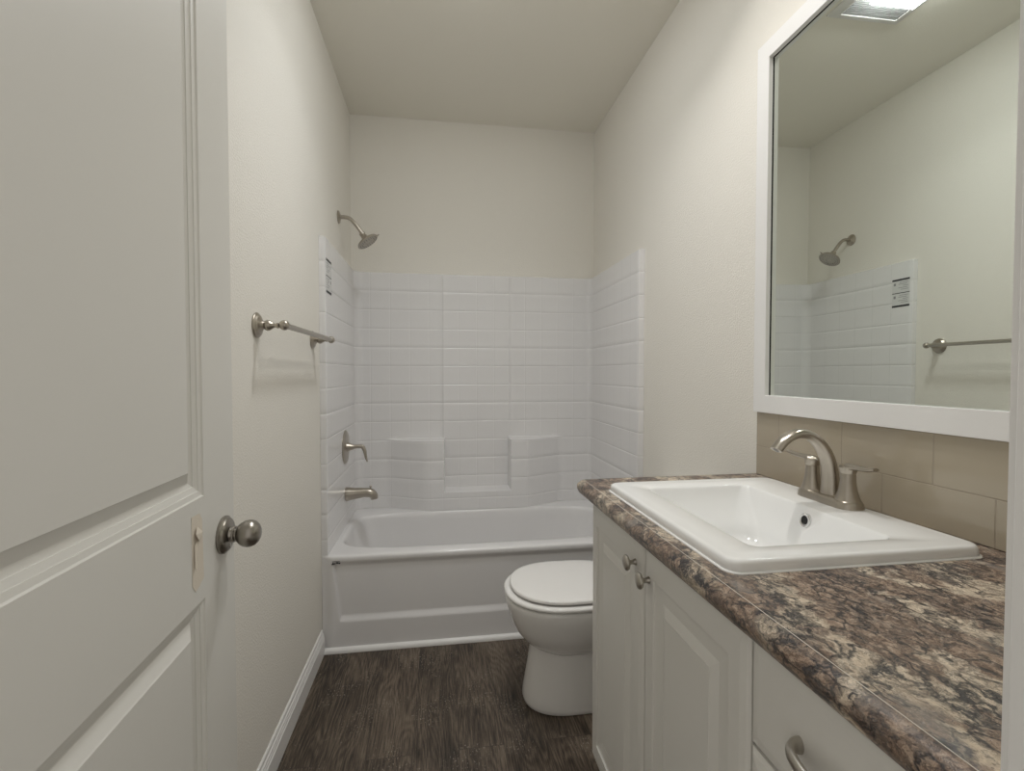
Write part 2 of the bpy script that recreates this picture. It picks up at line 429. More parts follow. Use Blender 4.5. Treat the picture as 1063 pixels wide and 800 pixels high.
# baseboards with a stepped profile
bprof = [(0, 0), (0.014, 0), (0.014, 0.068), (0.0115, 0.071), (0.0115, 0.078), (0.0095, 0.081), (0.0095, 0.088), (0.006, 0.092), (0.006, 0.102), (0.003, 0.1065), (0, 0.1065)]
bm = bmesh.new(); prism_y(bm, bprof, YF, -0.797); struct('baseboard_left', bm, M['trim'], smooth=20)
bm = bmesh.new(); prism_y(bm, [(W-x, z) for x, z in bprof], -1.668, -0.797); struct('baseboard_right', bm, M['trim'], smooth=20)
# quarter-round strip along the foot of the tub
bm = bmesh.new()
prism_x(bm, [(-0.796, 0), (-0.813, 0), (-0.813, 0.008), (-0.809, 0.016), (-0.803, 0.020), (-0.796, 0.022)], 0.0145, W-0.0145)
struct('trim_4', bm, M['trim'])

# ================================================================== TUB AND SHOWER UNIT
tub = thing('bathtub_shower', 'white one-piece bathtub and shower surround with moulded tile pattern filling the far alcove', 'bathtub', (W/2, -0.4, 0))
off = Vector((-W/2, 0.4, 0))
ZT, ZR, BUL = 1.866, 0.435, 0.110
XL, XR, YB, YS = 0.027, W-0.030, -0.03, -0.785
def smst(t): t = max(0, min(1, t)); return t*t*(3-2*t)
def soft(t):
    """0..1 ramp with short rounded ends"""
    e = 0.10
    if t <= -e: return 0.0
    if t >= 1+e: return 1.0
    if t < e: return (t+e)**2/(4*e)
    if t > 1-e: return 1-(1+e-t)**2/(4*e)
    return t
def bulge(x):
    return BUL*(soft((x-0.225)/0.215) if x < 0.75 else soft((1.285-x)/0.22))
JOINTS = [1.755-0.1135*k for k in range(12)]
def joint(z):
    d = min(abs(z-j) for j in JOINTS)
    return -0.0016*max(0.0, 1-(d/0.0033))
def dpro(x, z):
    full = bulge(x)
    a = 1 - smst((z-0.851)/0.009)                       # below the shelf tops
    inx = smst((x-0.553)/0.006)*smst((0.957-x)/0.006)   # inside the niche
    inz = smst((z-0.541)/0.009)
    v = full*a*(1 - inx*inz)
    # tall middle field set a little proud, its left joint and right joint
    v = max(v, 0.0035*smst((x-0.546)/0.004)*smst((0.963-x)/0.004))
    return v
bm = bmesh.new(); uvl = bm.loops.layers.uv.new('UVMap')
path = []   # (x, y, wallx, wally, isback)
path.append((0.0005, YS, 0.0005, YS))
for x in (0.004, 0.009, 0.015, 0.022): path.append((x, YS-0.0, x, YS))
path.append((XL-0.0015, YS+0.0005, 0.001, YS)); path.append((XL, YS+0.003, 0.001, YS+0.003))
for k in range(1, 24): 
    y = YS + (YB-0.055-YS)*k/24; path.append((XL, y, 0.0005, y))
R = 0.05
for k in range(0, 9):
    a = math.radians(180-90*k/8); cx, cy = XL+R, YB-R
    path.append((cx+R*math.cos(a), cy+R*math.sin(a), max(0.0005, cx+(R+0.03)*math.cos(a)), min(-0.0005, cy+(R+0.03)*math.sin(a))))
xs = []
x = XL+R+0.01
brk = [0.20, 0.44, 0.548, 0.5485, 0.550, 0.552, 0.553, 0.555, 0.557, 0.559, 0.951, 0.953, 0.955, 0.957, 0.958, 0.959, 0.961, 1.07, 1.30]
xs = sorted(set([round(0.10+i*0.02, 4) for i in range(67)] + brk))
for x in xs:
    if XL+R+0.004 < x < XR-0.03-0.004: path.append((x, YB, x, -0.0005))
R2 = 0.03
for k in range(0, 9):
    a = math.radians(90-90*k/8); cx, cy = XR-R2, YB-R2
    path.append((cx+R2*math.cos(a), cy+R2*math.sin(a), min(W-0.0005, cx+(R2+0.03)*math.cos(a)), min(-0.0005, cy+(R2+0.03)*math.sin(a))))
for k in range(23, 0, -1):
    y = YS + (YB-0.035-YS)*k/24; path.append((XR, y, W-0.0005, y))
path.append((XR, YS+0.003, W-0.001, YS+0.003)); path.append((XR+0.0015, YS+0.0005, W-0.001, YS))
for x in (0.022, 0.015, 0.009, 0.004): path.append((W-x, YS, W-x, YS))
path.append((W-0.0005, YS, W-0.0005, YS))
zs = sorted(set([round(ZR+0.001+0.02*i, 4) for i in range(72)] + [0.541, 0.543, 0.5455, 0.548, 0.550, 0.851, 0.853, 0.8555, 0.858, 0.860, 1.84, 1.858] + [round(j+q, 5) for j in JOINTS for q in (-0.0034, -0.0018, 0, 0.0018, 0.0034)]))
zs = [z for z in zs if z < 1.859]
zs = [z for i, z in enumerate(zs) if i == 0 or z-zs[i-1] > 0.0009]
rows = []
lens = [0]
for a, b in zip(path, path[1:]): lens.append(lens[-1] + math.hypot(b[0]-a[0], b[1]-a[1]))
KN = [(0.0, 0), (0.115, 1), (0.232, 2), (0.350, 3), (0.466, 4), (0.548, 5), (0.646, 6), (0.757, 7), (0.868, 8), (0.961, 9), (1.063, 10), (1.167, 11), (1.272, 12), (1.377, 13), (1.482, 14), (1.6, 15)]
def uv_of(i):
    px, py, wx, wy = path[i]
    if XL+0.012 < px < XR-0.008 and py > YB-0.06:      # back wall
        for (a, ia), (b_, ib) in zip(KN, KN[1:]):
            if a <= px <= b_: return ia + (px-a)/(b_-a)
    if py < YS+0.004: return -6.5 if px < 0.7 else 23.5  # front flanges carry no upright joints
    if px < 0.7: return -1 + (py+0.075)/0.117
    return 15 - (py+0.09)/0.117
for z in zs + ['a', 'b', 'c']:
    row = []
    for (px, py, wx, wy) in path:
        if z == 'a': p = Vector((px, py, ZT-0.003))
        elif z == 'b': p = Vector((px+(wx-px)*0.2, py+(wy-py)*0.2, ZT))
        elif z == 'c': p = Vector((wx, wy, ZT))
        else:
            d = dpro(px, z) if (py > YB-0.001) else 0
            g = joint(z) if z > 0.47 else 0
            n_ = Vector((0, -1)) if (XL+0.06 < px < XR-0.04) else (Vector((0, -1)) if py <= YS+0.001 else (Vector((1, 0)) if px < 0.5 else Vector((-1, 0))))
            if py > YB-0.06 and (XL+0.001 < px < XL+R+0.001): n_ = Vector((XL+R-px, YB-R-py)).normalized()*1.0
            if py > YB-0.04 and (XR-R2-0.001 < px < XR-0.001): n_ = Vector((XR-R2-px, YB-R2-py)).normalized()
            p = Vector((px+n_.x*g, py-d+n_.y*g, z))
        row.append(p+off)
    rows.append(row)
V = [[bm.verts.new(p) for p in r] for r in rows]
for j in range(len(V)-1):
    for i in range(len(path)-1):
        f = bm.faces.new((V[j][i], V[j][i+1], V[j+1][i+1], V[j+1][i]))
        for l, (ii, jj) in zip(f.loops, ((i, j), (i+1, j), (i+1, j+1), (i, j+1))):
            l[uvl].uv = (uv_of(ii), V[jj][ii].co.z)
sur = obj('surround', bm, M['tilewall'], tub, smooth=50)

# tub: rim, basin
cx, cy, ax, ay = 0.760, -0.4305, 0.705, 0.2835
NN = 128
def sup(sx, sy, n=5.0, ox=0, oy=0):
    out = []
    for k in range(NN):
        t = 2*PI*k/NN; c, s = math.cos(t), math.sin(t)
        r = (abs(c)**n + abs(s)**n)**(-1/n)
        out.append((cx+ox+sx*r*c, cy+oy+sy*r*s))
    return out
def outer_pt(k):
    t = 2*PI*k/NN; c, s = math.cos(t)*ax, math.sin(t)*ay
    hx = (W-0.002-cx) if c > 0 else (cx-0.002); hy = (-0.002-cy) if s > 0 else (cy+0.7835)
    r = min(hx/abs(c) if abs(c) > 1e-6 else 9, hy/abs(s) if abs(s) > 1e-6 else 9)
    return (cx+r*c, cy+r*s)
bm = bmesh.new()
L = []
L.append([Vector((x, y, ZR)) for x, y in map(outer_pt, range(NN))])
L.append([Vector((x, y, ZR+0.001)) for x, y in sup(ax+0.016, ay+0.016, 5)])
L.append([Vector((x, y, ZR-0.001)) for x, y in sup(ax+0.006, ay+0.006, 5)])
L.append([Vector((x, y, ZR-0.008)) for x, y in sup(ax, ay, 5)])
L.append([Vector((x, y, ZR-0.022)) for x, y in sup(ax-0.004, ay-0.004, 5)])
for t in range(1, 9):
    u = t/8
    L.append([Vector((x, y, ZR-0.022-0.27*u)) for x, y in sup(ax-0.004-0.075*u**1.3, ay-0.004-0.03*u**1.3, 5-0.8*u, -0.02*u)])
for t in range(1, 6):
    u = t/5; a = u*PI/2
    L.append([Vector((x, y, ZR-0.292-0.05*math.sin(a))) for x, y in sup(ax-0.079-0.06*(1-math.cos(a)), ay-0.034-0.05*(1-math.cos(a)), 4.2, -0.02)])
L.append([Vector((x, y, ZR-0.345)) for x, y in sup(0.3, 0.06, 3, -0.02)])
rings(bm, [[p+off for p in r] for r in L], cap1=True)
obj('basin', bm, M['fiber'], tub, smooth=60)
# apron: heightfield on x-z in front
bm = bmesh.new()
def apron_y(x, z):
    xm = min(x, W-x)
    # recessed field with slanting sides and a sloped lower band
    left = 0.048 + (0.40-z)*0.10
    m1 = smst((xm-left)/0.013)
    m2 = smst((z-0.130)/0.034)
    m3 = 1 - smst((z-0.385)/0.03)
    lip = smst((xm-0.004)/0.05)
    y = -0.785 - 0.012*lip + 0.011*m1*m2*m3*lip
    if z > ZR-0.012:                       # rolled lip
        y += 0.012*lip*(1-math.sqrt(max(0, 1-((z-(ZR-0.012))/0.012)**2)))
    return y
xs = sorted(set([0.001, 0.01, 0.02] + [round(0.028+0.0025*i, 4) for i in range(22)] + [round(0.085+i*0.0564, 4) for i in range(25)]))
xs = sorted(set(xs + [round(W-x, 4) for x in xs]))
zs = sorted(set([0.0, 0.05, 0.10] + [0.125+0.004*i for i in range(12)] + [0.18+0.02*i for i in range(10)] + [0.37+0.004*i for i in range(14)] + [ZR-0.012*(1-math.sin(a*PI/12)) for a in range(1, 7)]))
zs = [z for z in zs if z <= ZR]
G = [[Vector((x, apron_y(x, z), z))+off for x in xs] for z in zs]
G.append([Vector((x, -0.770, ZR+0.0005))+off for x in xs])
rings(bm, G, closed=False)
obj('apron', bm, M['fiber'], tub, smooth=60)
# drain and overflow of the tub
bm = bmesh.new(); lathe(bm, [(0, 0.034), (0.004, 0.033), (0.005, 0.024), (0.002, 0.02)], Vector((0.22, -0.43, ZR-0.345))+off, (0, 0, 1)); obj('drain', bm, M['nickel'], tub)
# small maker's mark moulded at the corner of the apron
bm = bmesh.new()
mk = [(0.046, 0.398, 0.010, 0.004), (0.050, 0.403, 0.004, 0.006), (0.058, 0.400, 0.004, 0.004), (0.065, 0.402, 0.009, 0.006), (0.076, 0.401, 0.006, 0.005), (0.048, 0.412, 0.034, 0.0012)]
for x, z, w_, h_ in mk:
    box(bm, x+off.x, x+w_+off.x, -0.7985+off.y, -0.780+off.y, z, z+h_)
# instruction label on the left panel
obj('maker_mark', bm, M['ink'], tub, smooth=0)
lab = thing('instruction_label', 'white paper label with black bars and small print stuck high on left shower panel', 'label', (XL+0.0006, -0.717, 1.70))
bm = bmesh.new(); box(bm, -0.0004, 0.0004, -0.051, 0.051, -0.079, 0.074); obj('paper', bm, M['paper'], lab, smooth=0)
for z0, z1 in ((0.064, 0.074), (-0.005, -0.001), (-0.079, -0.069)):
    bm = bmesh.new(); box(bm, 0.0003, 0.0008, -0.051, 0.051, z0, z1); obj('black_bar', bm, M['ink'], lab, smooth=0)
for zc in (0.045, -0.025):
    bm = bmesh.new(); box(bm, 0.0003, 0.0007, 0.030, 0.042, zc-0.006, zc+0.008); obj('symbol', bm, M['ink2'], lab, smooth=0)
    for i, (ya, yb) in enumerate(((-0.042, 0.008), (-0.036, 0.014), (-0.042, -0.012), (-0.038, 0.015), (-0.042, 0.0))):
        bm = bmesh.new(); box(bm, 0.0003, 0.0007, ya, yb, zc+0.008-0.0095*i, zc+0.0105-0.0095*i); obj('text_line', bm, M['ink2'], lab, smooth=0)

# ================================================================== SHOWER FITTINGS
sy = -0.357
sh = thing('showerhead', 'brushed nickel shower head on bent arm high on left wall', 'shower head', (0, sy, 2.083))
bm = bmesh.new(); lathe(bm, [(0.0005, 0.034), (0.003, 0.034), (0.008, 0.029), (0.010, 0.017), (0.014, 0.013)], (0, 0, 0), (1, 0, 0)); obj('flange', bm, M['nickel'], sh)
bm = bmesh.new(); tube(bm, [(0.004, 0, 0), (0.03, 0, 0.001), (0.055, 0, -0.003), (0.078, 0, -0.022), (0.10, 0, -0.050), (0.125, 0, -0.086)], 0.0098, n=18); obj('arm', bm, M['nickel'], sh)
ax_ = Vector((0.58, -0.05, -0.81)).normalized(); o0 = Vector((0.118, 0, -0.077))
bm = bmesh.new(); lathe(bm, [(0, 0.012), (0.004, 0.0155), (0.014, 0.0155), (0.016, 0.0135), (0.022, 0.016), (0.030, 0.018), (0.036, 0.024), (0.044, 0.042), (0.050, 0.056), (0.056, 0.060), (0.060, 0.0605), (0.062, 0.058)], o0, ax_, 40); obj('head', bm, M['nickel'], sh)
bm = bmesh.new(); fo = o0+ax_*0.061; uu = ax_.orthogonal().normalized(); vv = ax_.cross(uu)
lathe(bm, [(0, 0.057), (0.0015, 0.056), (0.0017, 0.03), (0.003, 0.028), (0.003, 0.012), (0.002, 0.01)], fo, ax_, 40); obj('spray_face', bm, M['satin'], sh)
bm = bmesh.new()
for rr_, nn_ in ((0.018, 8), (0.036, 16), (0.049, 24)):
    for k in range(nn_):
        a = 2*PI*k/nn_; lathe(bm, [(0.001, 0.0022), (0.0045, 0.0016)], fo+uu*rr_*math.cos(a)+vv*rr_*math.sin(a), ax_, 6)
obj('nozzles', bm, M['rubber'], sh)
side = Vector((0.81, 0.1, 0.58)).normalized()
bm = bmesh.new(); tube(bm, [tuple(o0+ax_*0.056+side*0.05), tuple(o0+ax_*0.056+side*0.072)], [0.004, 0.0032], n=10, smoothpath=False); obj('spray_lever', bm, M['nickel'], sh)

vz = 0.863
va = thing('shower_valve', 'round brushed nickel shower valve with downturned lever on left shower wall', 'shower valve', (XL, -0.364, vz))
bm = bmesh.new(); lathe(bm, [(0.0005, 0.089), (0.003, 0.089), (0.007, 0.084), (0.0085, 0.06), (0.0095, 0.03)], (0, 0, 0), (1, 0, 0), 48); obj('escutcheon', bm, M['nickel'], va)
bm = bmesh.new(); lathe(bm, [(0.006, 0.026), (0.012, 0.0245), (0.035, 0.0165), (0.042, 0.0145), (0.046, 0.013)], (0, 0, 0), (1, 0, 0)); obj('hub', bm, M['nickel'], va)
bm = bmesh.new(); tube(bm, [(0.040, 0, 0), (0.065, 0, 0.002), (0.088, 0, 0.0), (0.100, 0, -0.022), (0.106, 0, -0.055), (0.114, 0, -0.082)], [0.012, 0.0105, 0.011, 0.0105, 0.009, 0.0055], n=16, flat=[1, 1, 1, .9, .8, .7]); obj('lever', bm, M['nickel'], va)
tsp = thing('tub_spout', 'brushed nickel tub spout with pull-up diverter low on left shower wall', 'tub spout', (XL+0.0015, -0.36, 0.608))
bm = bmesh.new(); tube(bm, [(-0.0, 0, 0), (0.012, 0, 0.001), (0.05, 0, 0.003), (0.095, 0, 0.006), (0.128, 0, 0.002), (0.144, 0, -0.014), (0.147, 0, -0.030)], [0.037, 0.036, 0.030, 0.0255, 0.0245, 0.022, 0.0195], n=28, up=(0, 1, 0)); obj('spout_body', bm, M['nickel'], tsp)
bm = bmesh.new(); lathe(bm, [(0, 0.0035), (0.010, 0.0035), (0.012, 0.0065), (0.018, 0.0075), (0.021, 0.005)], (0.128, 0, 0.022), (0, 0, 1), 16); obj('diverter', bm, M['nickel'], tsp)

tb = thing('towel_bar', 'brushed nickel towel bar on turned posts on left wall beside the shower', 'towel bar', (0, -1.2155, 1.397))
post = [(0.0005, 0.037), (0.003, 0.0375), (0.006, 0.035), (0.007, 0.031), (0.010, 0.030), (0.0125, 0.024), (0.015, 0.017), (0.019, 0.013), (0.022, 0.0105), (0.025, 0.0135), (0.030, 0.0165), (0.036, 0.0155),
        (0.042, 0.0115), (0.049, 0.0070), (0.054, 0.0062), (0.058, 0.0085), (0.062, 0.0075)]
for s in (-1, 1):
    bm = bmesh.new(); lathe(bm, post, (0, s*0.3085, 0), (1, 0, 0)); obj('post', bm, M['nickel'], tb, smooth=60)
    bm = bmesh.new(); sphere(bm, (0.077, s*0.3085, 0.001), 0.0148); obj('finial', bm, M['nickel'], tb)
bm = bmesh.new(); lathe(bm, [(0, 0.0088), (0.617, 0.0088)], (0.077, -0.3085, 0.001), (0, 1, 0), 24); obj('bar', bm, M['satin'], tb)

# ================================================================== DOOR (open against the left wall)
DA = math.radians(1.77); DW, DT = 0.745, 0.035
door = bpy.data.objects.new('door_1', None); COL.objects.link(door); door['kind'] = 'structure'
# local +x = from the hinge to the free edge; local +y = into the slab; door face normal = local -y
door.location = (0.130 + math.sin(DA)*DW, -2.020 - math.cos(DA)*DW, 0.012)
door.rotation_euler = (0, 0, math.radians(90)+DA)
mold = [(0.002, 0.0025), (0.010, 0.004), (0.0105, 0.0055), (0.019, 0.0085), (0.0195, 0.010), (0.026, 0.0125), (0.028, 0.0125), (0.046, 0.0035), (0.048, 0.002)]
bm = bmesh.new(); zo = 0.012
paneled(bm, DW, 2.088, DT, [(0.128, DW-0.128, 1.050-zo, 1.975-zo, mold), (0.128, DW-0.128, 0.24-zo, 0.876-zo, mold)], 0.0015, 0.0015)
obj('door_slab', bm, M['door'], door, smooth=0)
kn = bpy.data.objects.new('door_knob', None)
bm = bmesh.new(); lathe(bm, [(-0.0002, 0.0335), (0.002, 0.0345), (0.0045, 0.0345), (0.006, 0.031), (0.009, 0.030), (0.0105, 0.0285), (0.012, 0.019), (0.013, 0.0135), (0.017, 0.0125), (0.0175, 0.0145), (0.021, 0.0145), (0.0215, 0.0115), (0.024, 0.0115),
     (0.026, 0.0155), (0.031, 0.0205), (0.037, 0.0238), (0.043, 0.0248), (0.049, 0.0243), (0.055, 0.0218), (0.060, 0.0170), (0.0635, 0.0105), (0.0645, 0.004)], (0, 0, 0), (0, -1, 0), 40)
k_ = obj('door_knob', bm, M['nickel_dark'], door, smooth=50, loc=(DW-0.052, 0, 0.958-zo)); k_['label'] = 'brushed nickel round door knob'
bm = bmesh.new(); lathe(bm, [(0, 0.0345), (0.006, 0.032), (0.012, 0.014), (0.02, 0.012), (0.024, 0.018), (0.034, 0.024), (0.04, 0.022), (0.045, 0.01)], (0, 0, 0), (0, 1, 0), 32)
obj('door_knob', bm, M['nickel_dark'], door, smooth=50, loc=(DW-0.052, DT, 0.958-zo))
bm = bmesh.new(); sphere(bm, (0, 0, 0), 0.0035, 1, 0.6, 1, 12, 8); obj('privacy_pin', bm, M['chrome'], k_, loc=(0.0, -0.011, -0.021))
bm = bmesh.new(); box(bm, DW-0.0006, DW+0.001, 0.006, 0.029, 0.958-zo-0.028, 0.958-zo+0.028); obj('latch_plate', bm, M['nickel_dark'], door)
for hz in (0.2, 1.05, 1.88):
    bm = bmesh.new(); lathe(bm, [(-0.045, 0.004), (-0.044, 0.0065), (0.044, 0.0065), (0.045, 0.004)], (-0.004, -0.004, hz), (0, 0, 1), 14); obj('hinge', bm, M['nickel_dark'], door)
# torn strip of masking tape on the door
tp = thing('masking_tape', 'strip of beige masking tape with crumpled top stuck on door beside the knob', 'tape', (0.1349, -2.1745, 0.965), math.radians(90)+DA)
bm = bmesh.new()
outl = [(1.15*x_, z_) for x_, z_ in [(-0.0165, -0.052), (-0.0165, 0.0605), (0.0, 0.0605), (0.0085, 0.0595), (0.0155, 0.047), (0.0160, 0.02), (0.0175, -0.02), (0.0185, -0.051), (0.014, -0.055), (0.0, -0.062), (-0.008, -0.064), (-0.0115, -0.0585)]]
rings(bm, [[Vector((x, -0.0002, z)) for x, z in outl], [Vector((x, -0.0005, z)) for x, z in outl]], cap0=True, cap1=True)
obj('strip', bm, M['tape'], tp, smooth=0)
bm = bmesh.new()
cr = [((0.0, -0.004, 0.043), (-0.0150, -0.0012, 0.036)), ]
vv_ = [bm.verts.new(p) for p in ((0.004, -0.007, 0.030), (-0.004, -0.0025, 0.042), (-0.015, -0.0045, 0.032), (-0.006, -0.006, 0.019), (0.013, -0.0025, 0.028), (0.006, -0.003, 0.017), (-0.001, -0.0025, 0.012))]
for f in ((0, 1, 2), (0, 2, 3), (0, 4, 1), (0, 3, 6), (0, 6, 5), (0, 5, 4)): bm.faces.new([vv_[i] for i in f])
v2 = [bm.verts.new(p) for p in ((-0.006, -0.0035, 0.019), (-0.0125, -0.0015, 0.014), (-0.0150, -0.0030, -0.022), (-0.0128, -0.0050, -0.028), (-0.0085, -0.0018, -0.020), (-0.0050, -0.0015, 0.010))]
for f in ((0, 1, 2), (0, 2, 3), (0, 3, 4), (0, 4, 5)): bm.faces.new([v2[i] for i in f])
obj('crumpled_fold', bm, M['tape'], tp, smooth=0)

# ================================================================== TOILET
TY = -1.222
to = thing('toilet', 'white toilet with closed lid between the vanity and the tub', 'toilet', (1.15, TY, 0))
def egg(xf, xb, hw, z, xc=None, n=56, e=2.25):
    xc = xf + hw*1.12 if xc is None else xc
    out = []
    for k in range(n):
        t = 2*PI*k/n; c, s = math.cos(t), math.sin(t)
        if c < 0: r = (abs(c)**e + abs(s)**e)**(-1/e); out.append(Vector((xc + (xc-xf)*c*r-1.15, hw*s*r, z)))
        else: r = (abs(c)**3 + abs(s)**3)**(-1/3); out.append(Vector((xc + (xb-xc)*c*r-1.15, hw*s*r, z)))
    return out
bm = bmesh.new()
rings(bm, [egg(0.90, 1.27, 0.13, 0.360, 1.05), egg(0.83, 1.30, 0.155, 0.410, 1.02), egg(0.782, 1.33, 0.190, 0.413, 1.0), egg(0.776, 1.335, 0.194, 0.408, 1.0), egg(0.775, 1.335, 0.195, 0.395, 1.0), egg(0.778, 1.335, 0.193, 0.380, 1.0),
           egg(0.786, 1.33, 0.186, 0.350, 1.0), egg(0.799, 1.325, 0.174, 0.315, 1.0), egg(0.817, 1.32, 0.158, 0.280, 1.0), egg(0.840, 1.31, 0.139, 0.250, 1.01), egg(0.866, 1.30, 0.122, 0.228, 1.02), egg(0.895, 1.29, 0.105, 0.212, 1.02), egg(0.93, 1.28, 0.09, 0.205, 1.04)], cap0=True, cap1=True)
obj('bowl', bm, M['toilet'], to, smooth=60)
bm = bmesh.new()
rings(bm, [egg(0.875, 1.37, 0.100, 0.250, 1.03), egg(0.872, 1.38, 0.1025, 0.215, 1.03), egg(0.866, 1.39, 0.106, 0.17, 1.03), egg(0.857, 1.40, 0.113, 0.11, 1.02), egg(0.846, 1.41, 0.123, 0.05, 1.01), egg(0.841, 1.415, 0.128, 0.018, 1.01), egg(0.843, 1.415, 0.127, 0.004, 1.01), egg(0.847, 1.41, 0.123, 0.0, 1.01)], cap0=True, cap1=True)
obj('pedestal', bm, M['toilet'], to, smooth=60)
def slab_egg(xf, xb, hw, z0, z1, xc, r=0.006, dome=0.0):
    L = [egg(xf+r, xb-r, hw-r, z0, xc)]
    for k in range(0, 7):
        a = -PI/2 + PI*k/6
        i = r*(1-math.cos(a)); z = (z0+z1)/2 + (z1-z0)/2*math.sin(a); L.append(egg(xf+i, xb-i, hw-i, z, xc))
    for i, f in ((0.02, .35), (0.05, .7), (0.10, .95)):
        L.append(egg(xf+i, xb-i, hw-i, z1+dome*f, xc))
    return L
bm = bmesh.new(); rings(bm, slab_egg(0.771, 1.27, 0.201, 0.4165, 0.4345, 1.0, 0.009), cap0=True, cap1=True); obj('seat', bm, M['toilet'], to, smooth=60)
bm = bmesh.new(); rings(bm, slab_egg(0.794, 1.265, 0.186, 0.4400, 0.4540, 1.0, 0.006, 0.0045), cap0=True, cap1=True); obj('lid', bm, M['toilet'], to, smooth=60)
for s in (-1, 1):
    bm = bmesh.new(); box(bm, 1.262-1.15, 1.292-1.15, s*0.075-0.017, s*0.075+0.017, 0.412, 0.452, 0.004)
    obj('seat_hinge', bm, M['toilet'], to)
bm = bmesh.new()
def rr3(x0, x1, hy, z, r): return [p+Vector((-1.15, 0, 0)) for p in rrect(x0, x1, -hy, hy, r, z)]
rings(bm, [rr3(1.25, 1.50, 0.12, 0.30, 0.04), rr3(1.25, 1.505, 0.13, 0.40, 0.04), rr3(1.30, 1.508, 0.18, 0.402, 0.04), rr3(1.325, 1.512, 0.20, 0.42, 0.03), rr3(1.318, 1.512, 0.215, 0.735, 0.03)], cap0=True, cap1=True)
obj('tank', bm, M['toilet'], to, smooth=50)
bm = bmesh.new()
rings(bm, [rr3(1.315, 1.514, 0.218, 0.735, 0.03), rr3(1.308, 1.516, 0.225, 0.739, 0.03), rr3(1.308, 1.516, 0.225, 0.758, 0.03), rr3(1.314, 1.512, 0.219, 0.766, 0.03)], cap0=True, cap1=True)
obj('tank_lid', bm, M['toilet'], to, smooth=50)
bm = bmesh.new(); lathe(bm, [(0, 0.012), (0.008, 0.012), (0.012, 0.006)], (1.319-1.15, 0.15, 0.66), (-1, 0, 0), 16); tube(bm, [(1.307-1.15, 0.15, 0.66), (1.303-1.15, 0.09, 0.652)], [0.006, 0.005], n=10, smoothpath=False); obj('flush_handle', bm, M['chrome'], to)

# ================================================================== VANITY
VX = 0.985     # face frame
FX = 0.965     # door faces
Y0, Y1 = -1.668, -2.764
van = thing('vanity_cabinet', 'white vanity cabinet with raised-panel doors and drawers under the brown counter', 'cabinet', (1.25, -2.2, 0))
vo = Vector((-1.25, 2.2, 0))
def vbox(bm, x0, x1, y0, y1, z0, z1, bev=0): box(bm, x0+vo.x, x1+vo.x, y0+vo.y, y1+vo.y, z0, z1, bev)
bm = bmesh.new()
vbox(bm, VX+0.018, W-0.001, Y0-0.016, Y0, 0.0, 0.896)              # side panels
vbox(bm, VX+0.018, W-0.001, Y1, Y1+0.016, 0.0, 0.896)
vbox(bm, VX, VX+0.018, Y0-0.035, Y0, 0.10, 0.896); vbox(bm, VX, VX+0.018, Y1, Y1+0.035, 0.10, 0.896)   # frame stiles
vbox(bm, VX, VX+0.018, -2.43, -2.385, 0.10, 0.896); vbox(bm, VX, VX+0.018, -2.06, -2.03, 0.10, 0.896)
vbox(bm, VX, VX+0.018, Y1, Y0, 0.868, 0.896); vbox(bm, VX, VX+0.018, Y1, Y0, 0.10, 0.155)
vbox(bm, VX, VX+0.018, Y1, -2.40, 0.71, 0.74); vbox(bm, VX, VX+0.018, Y1, -2.40, 0.42, 0.45)
vbox(bm, VX+0.018, W-0.001, Y1+0.016, Y0-0.016, 0.10, 0.116)
vbox(bm, W-0.008, W-0.001, Y1+0.016, Y0-0.016, 0.116, 0.896)
obj('body', bm, M['cab'], van, smooth=30)
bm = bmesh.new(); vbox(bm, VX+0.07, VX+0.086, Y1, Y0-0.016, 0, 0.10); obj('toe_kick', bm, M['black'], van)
cprof = [(0.0008, 0.0030), (0.004, 0.0045), (0.010, 0.0052), (0.034, 0.0068), (0.0345, 0.0075), (0.053, 0.0010), (0.0535, 0.0)]
def front(name, ya, yb, z0, z1, panel=True, st=0.046, rl=0.056, prof=cprof):
    """ya = far edge (larger y), yb = near edge"""
    bm = bmesh.new(); w_ = ya-yb; h_ = z1-z0
    ps = [(st, w_-st, rl, h_-rl, prof)] if panel else []
    paneled(bm, w_, h_, 0.0195, ps, 0.019, 0.0065)
    o = obj(name, bm, M['cab'], van, smooth=0)
    o.rotation_euler = (0, 0, -PI/2)      # local x -> -y, face normal -y -> -x
    o.location = Vector((FX, ya, z0)) + vo
    return o
d1 = front('door', -1.687, -2.040, 0.140, 0.883)
d2 = front('door', -2.046, -2.402, 0.140, 0.883)
r1 = front('drawer', -2.406, -2.750, 0.730, 0.883, panel=False)
r2 = front('drawer', -2.406, -2.750, 0.440, 0.724, rl=0.03, st=0.03)
r3 = front('drawer', -2.406, -2.750, 0.140, 0.434, rl=0.03, st=0.03)
knp = [(0.0, 0.0075), (0.002, 0.0072), (0.005, 0.0055), (0.010, 0.0048), (0.014, 0.0062), (0.017, 0.012), (0.019, 0.0162), (0.0220, 0.0175), (0.025, 0.0165), (0.0272, 0.0120), (0.0284, 0.004)]
for d, yk, zk in ((d1, -2.003, 0.831), (d2, -2.074, 0.820)):
    bm = bmesh.new(); lathe(bm, knp, (0, 0, 0), (0, -1, 0), 28)
    k = obj('knob', bm, M['satin'], d, smooth=50)
    ya = -1.687 if d is d1 else -2.046
    k.location = (ya-yk, 0.0, zk-0.140)
    k['label'] = 'satin nickel round knob'
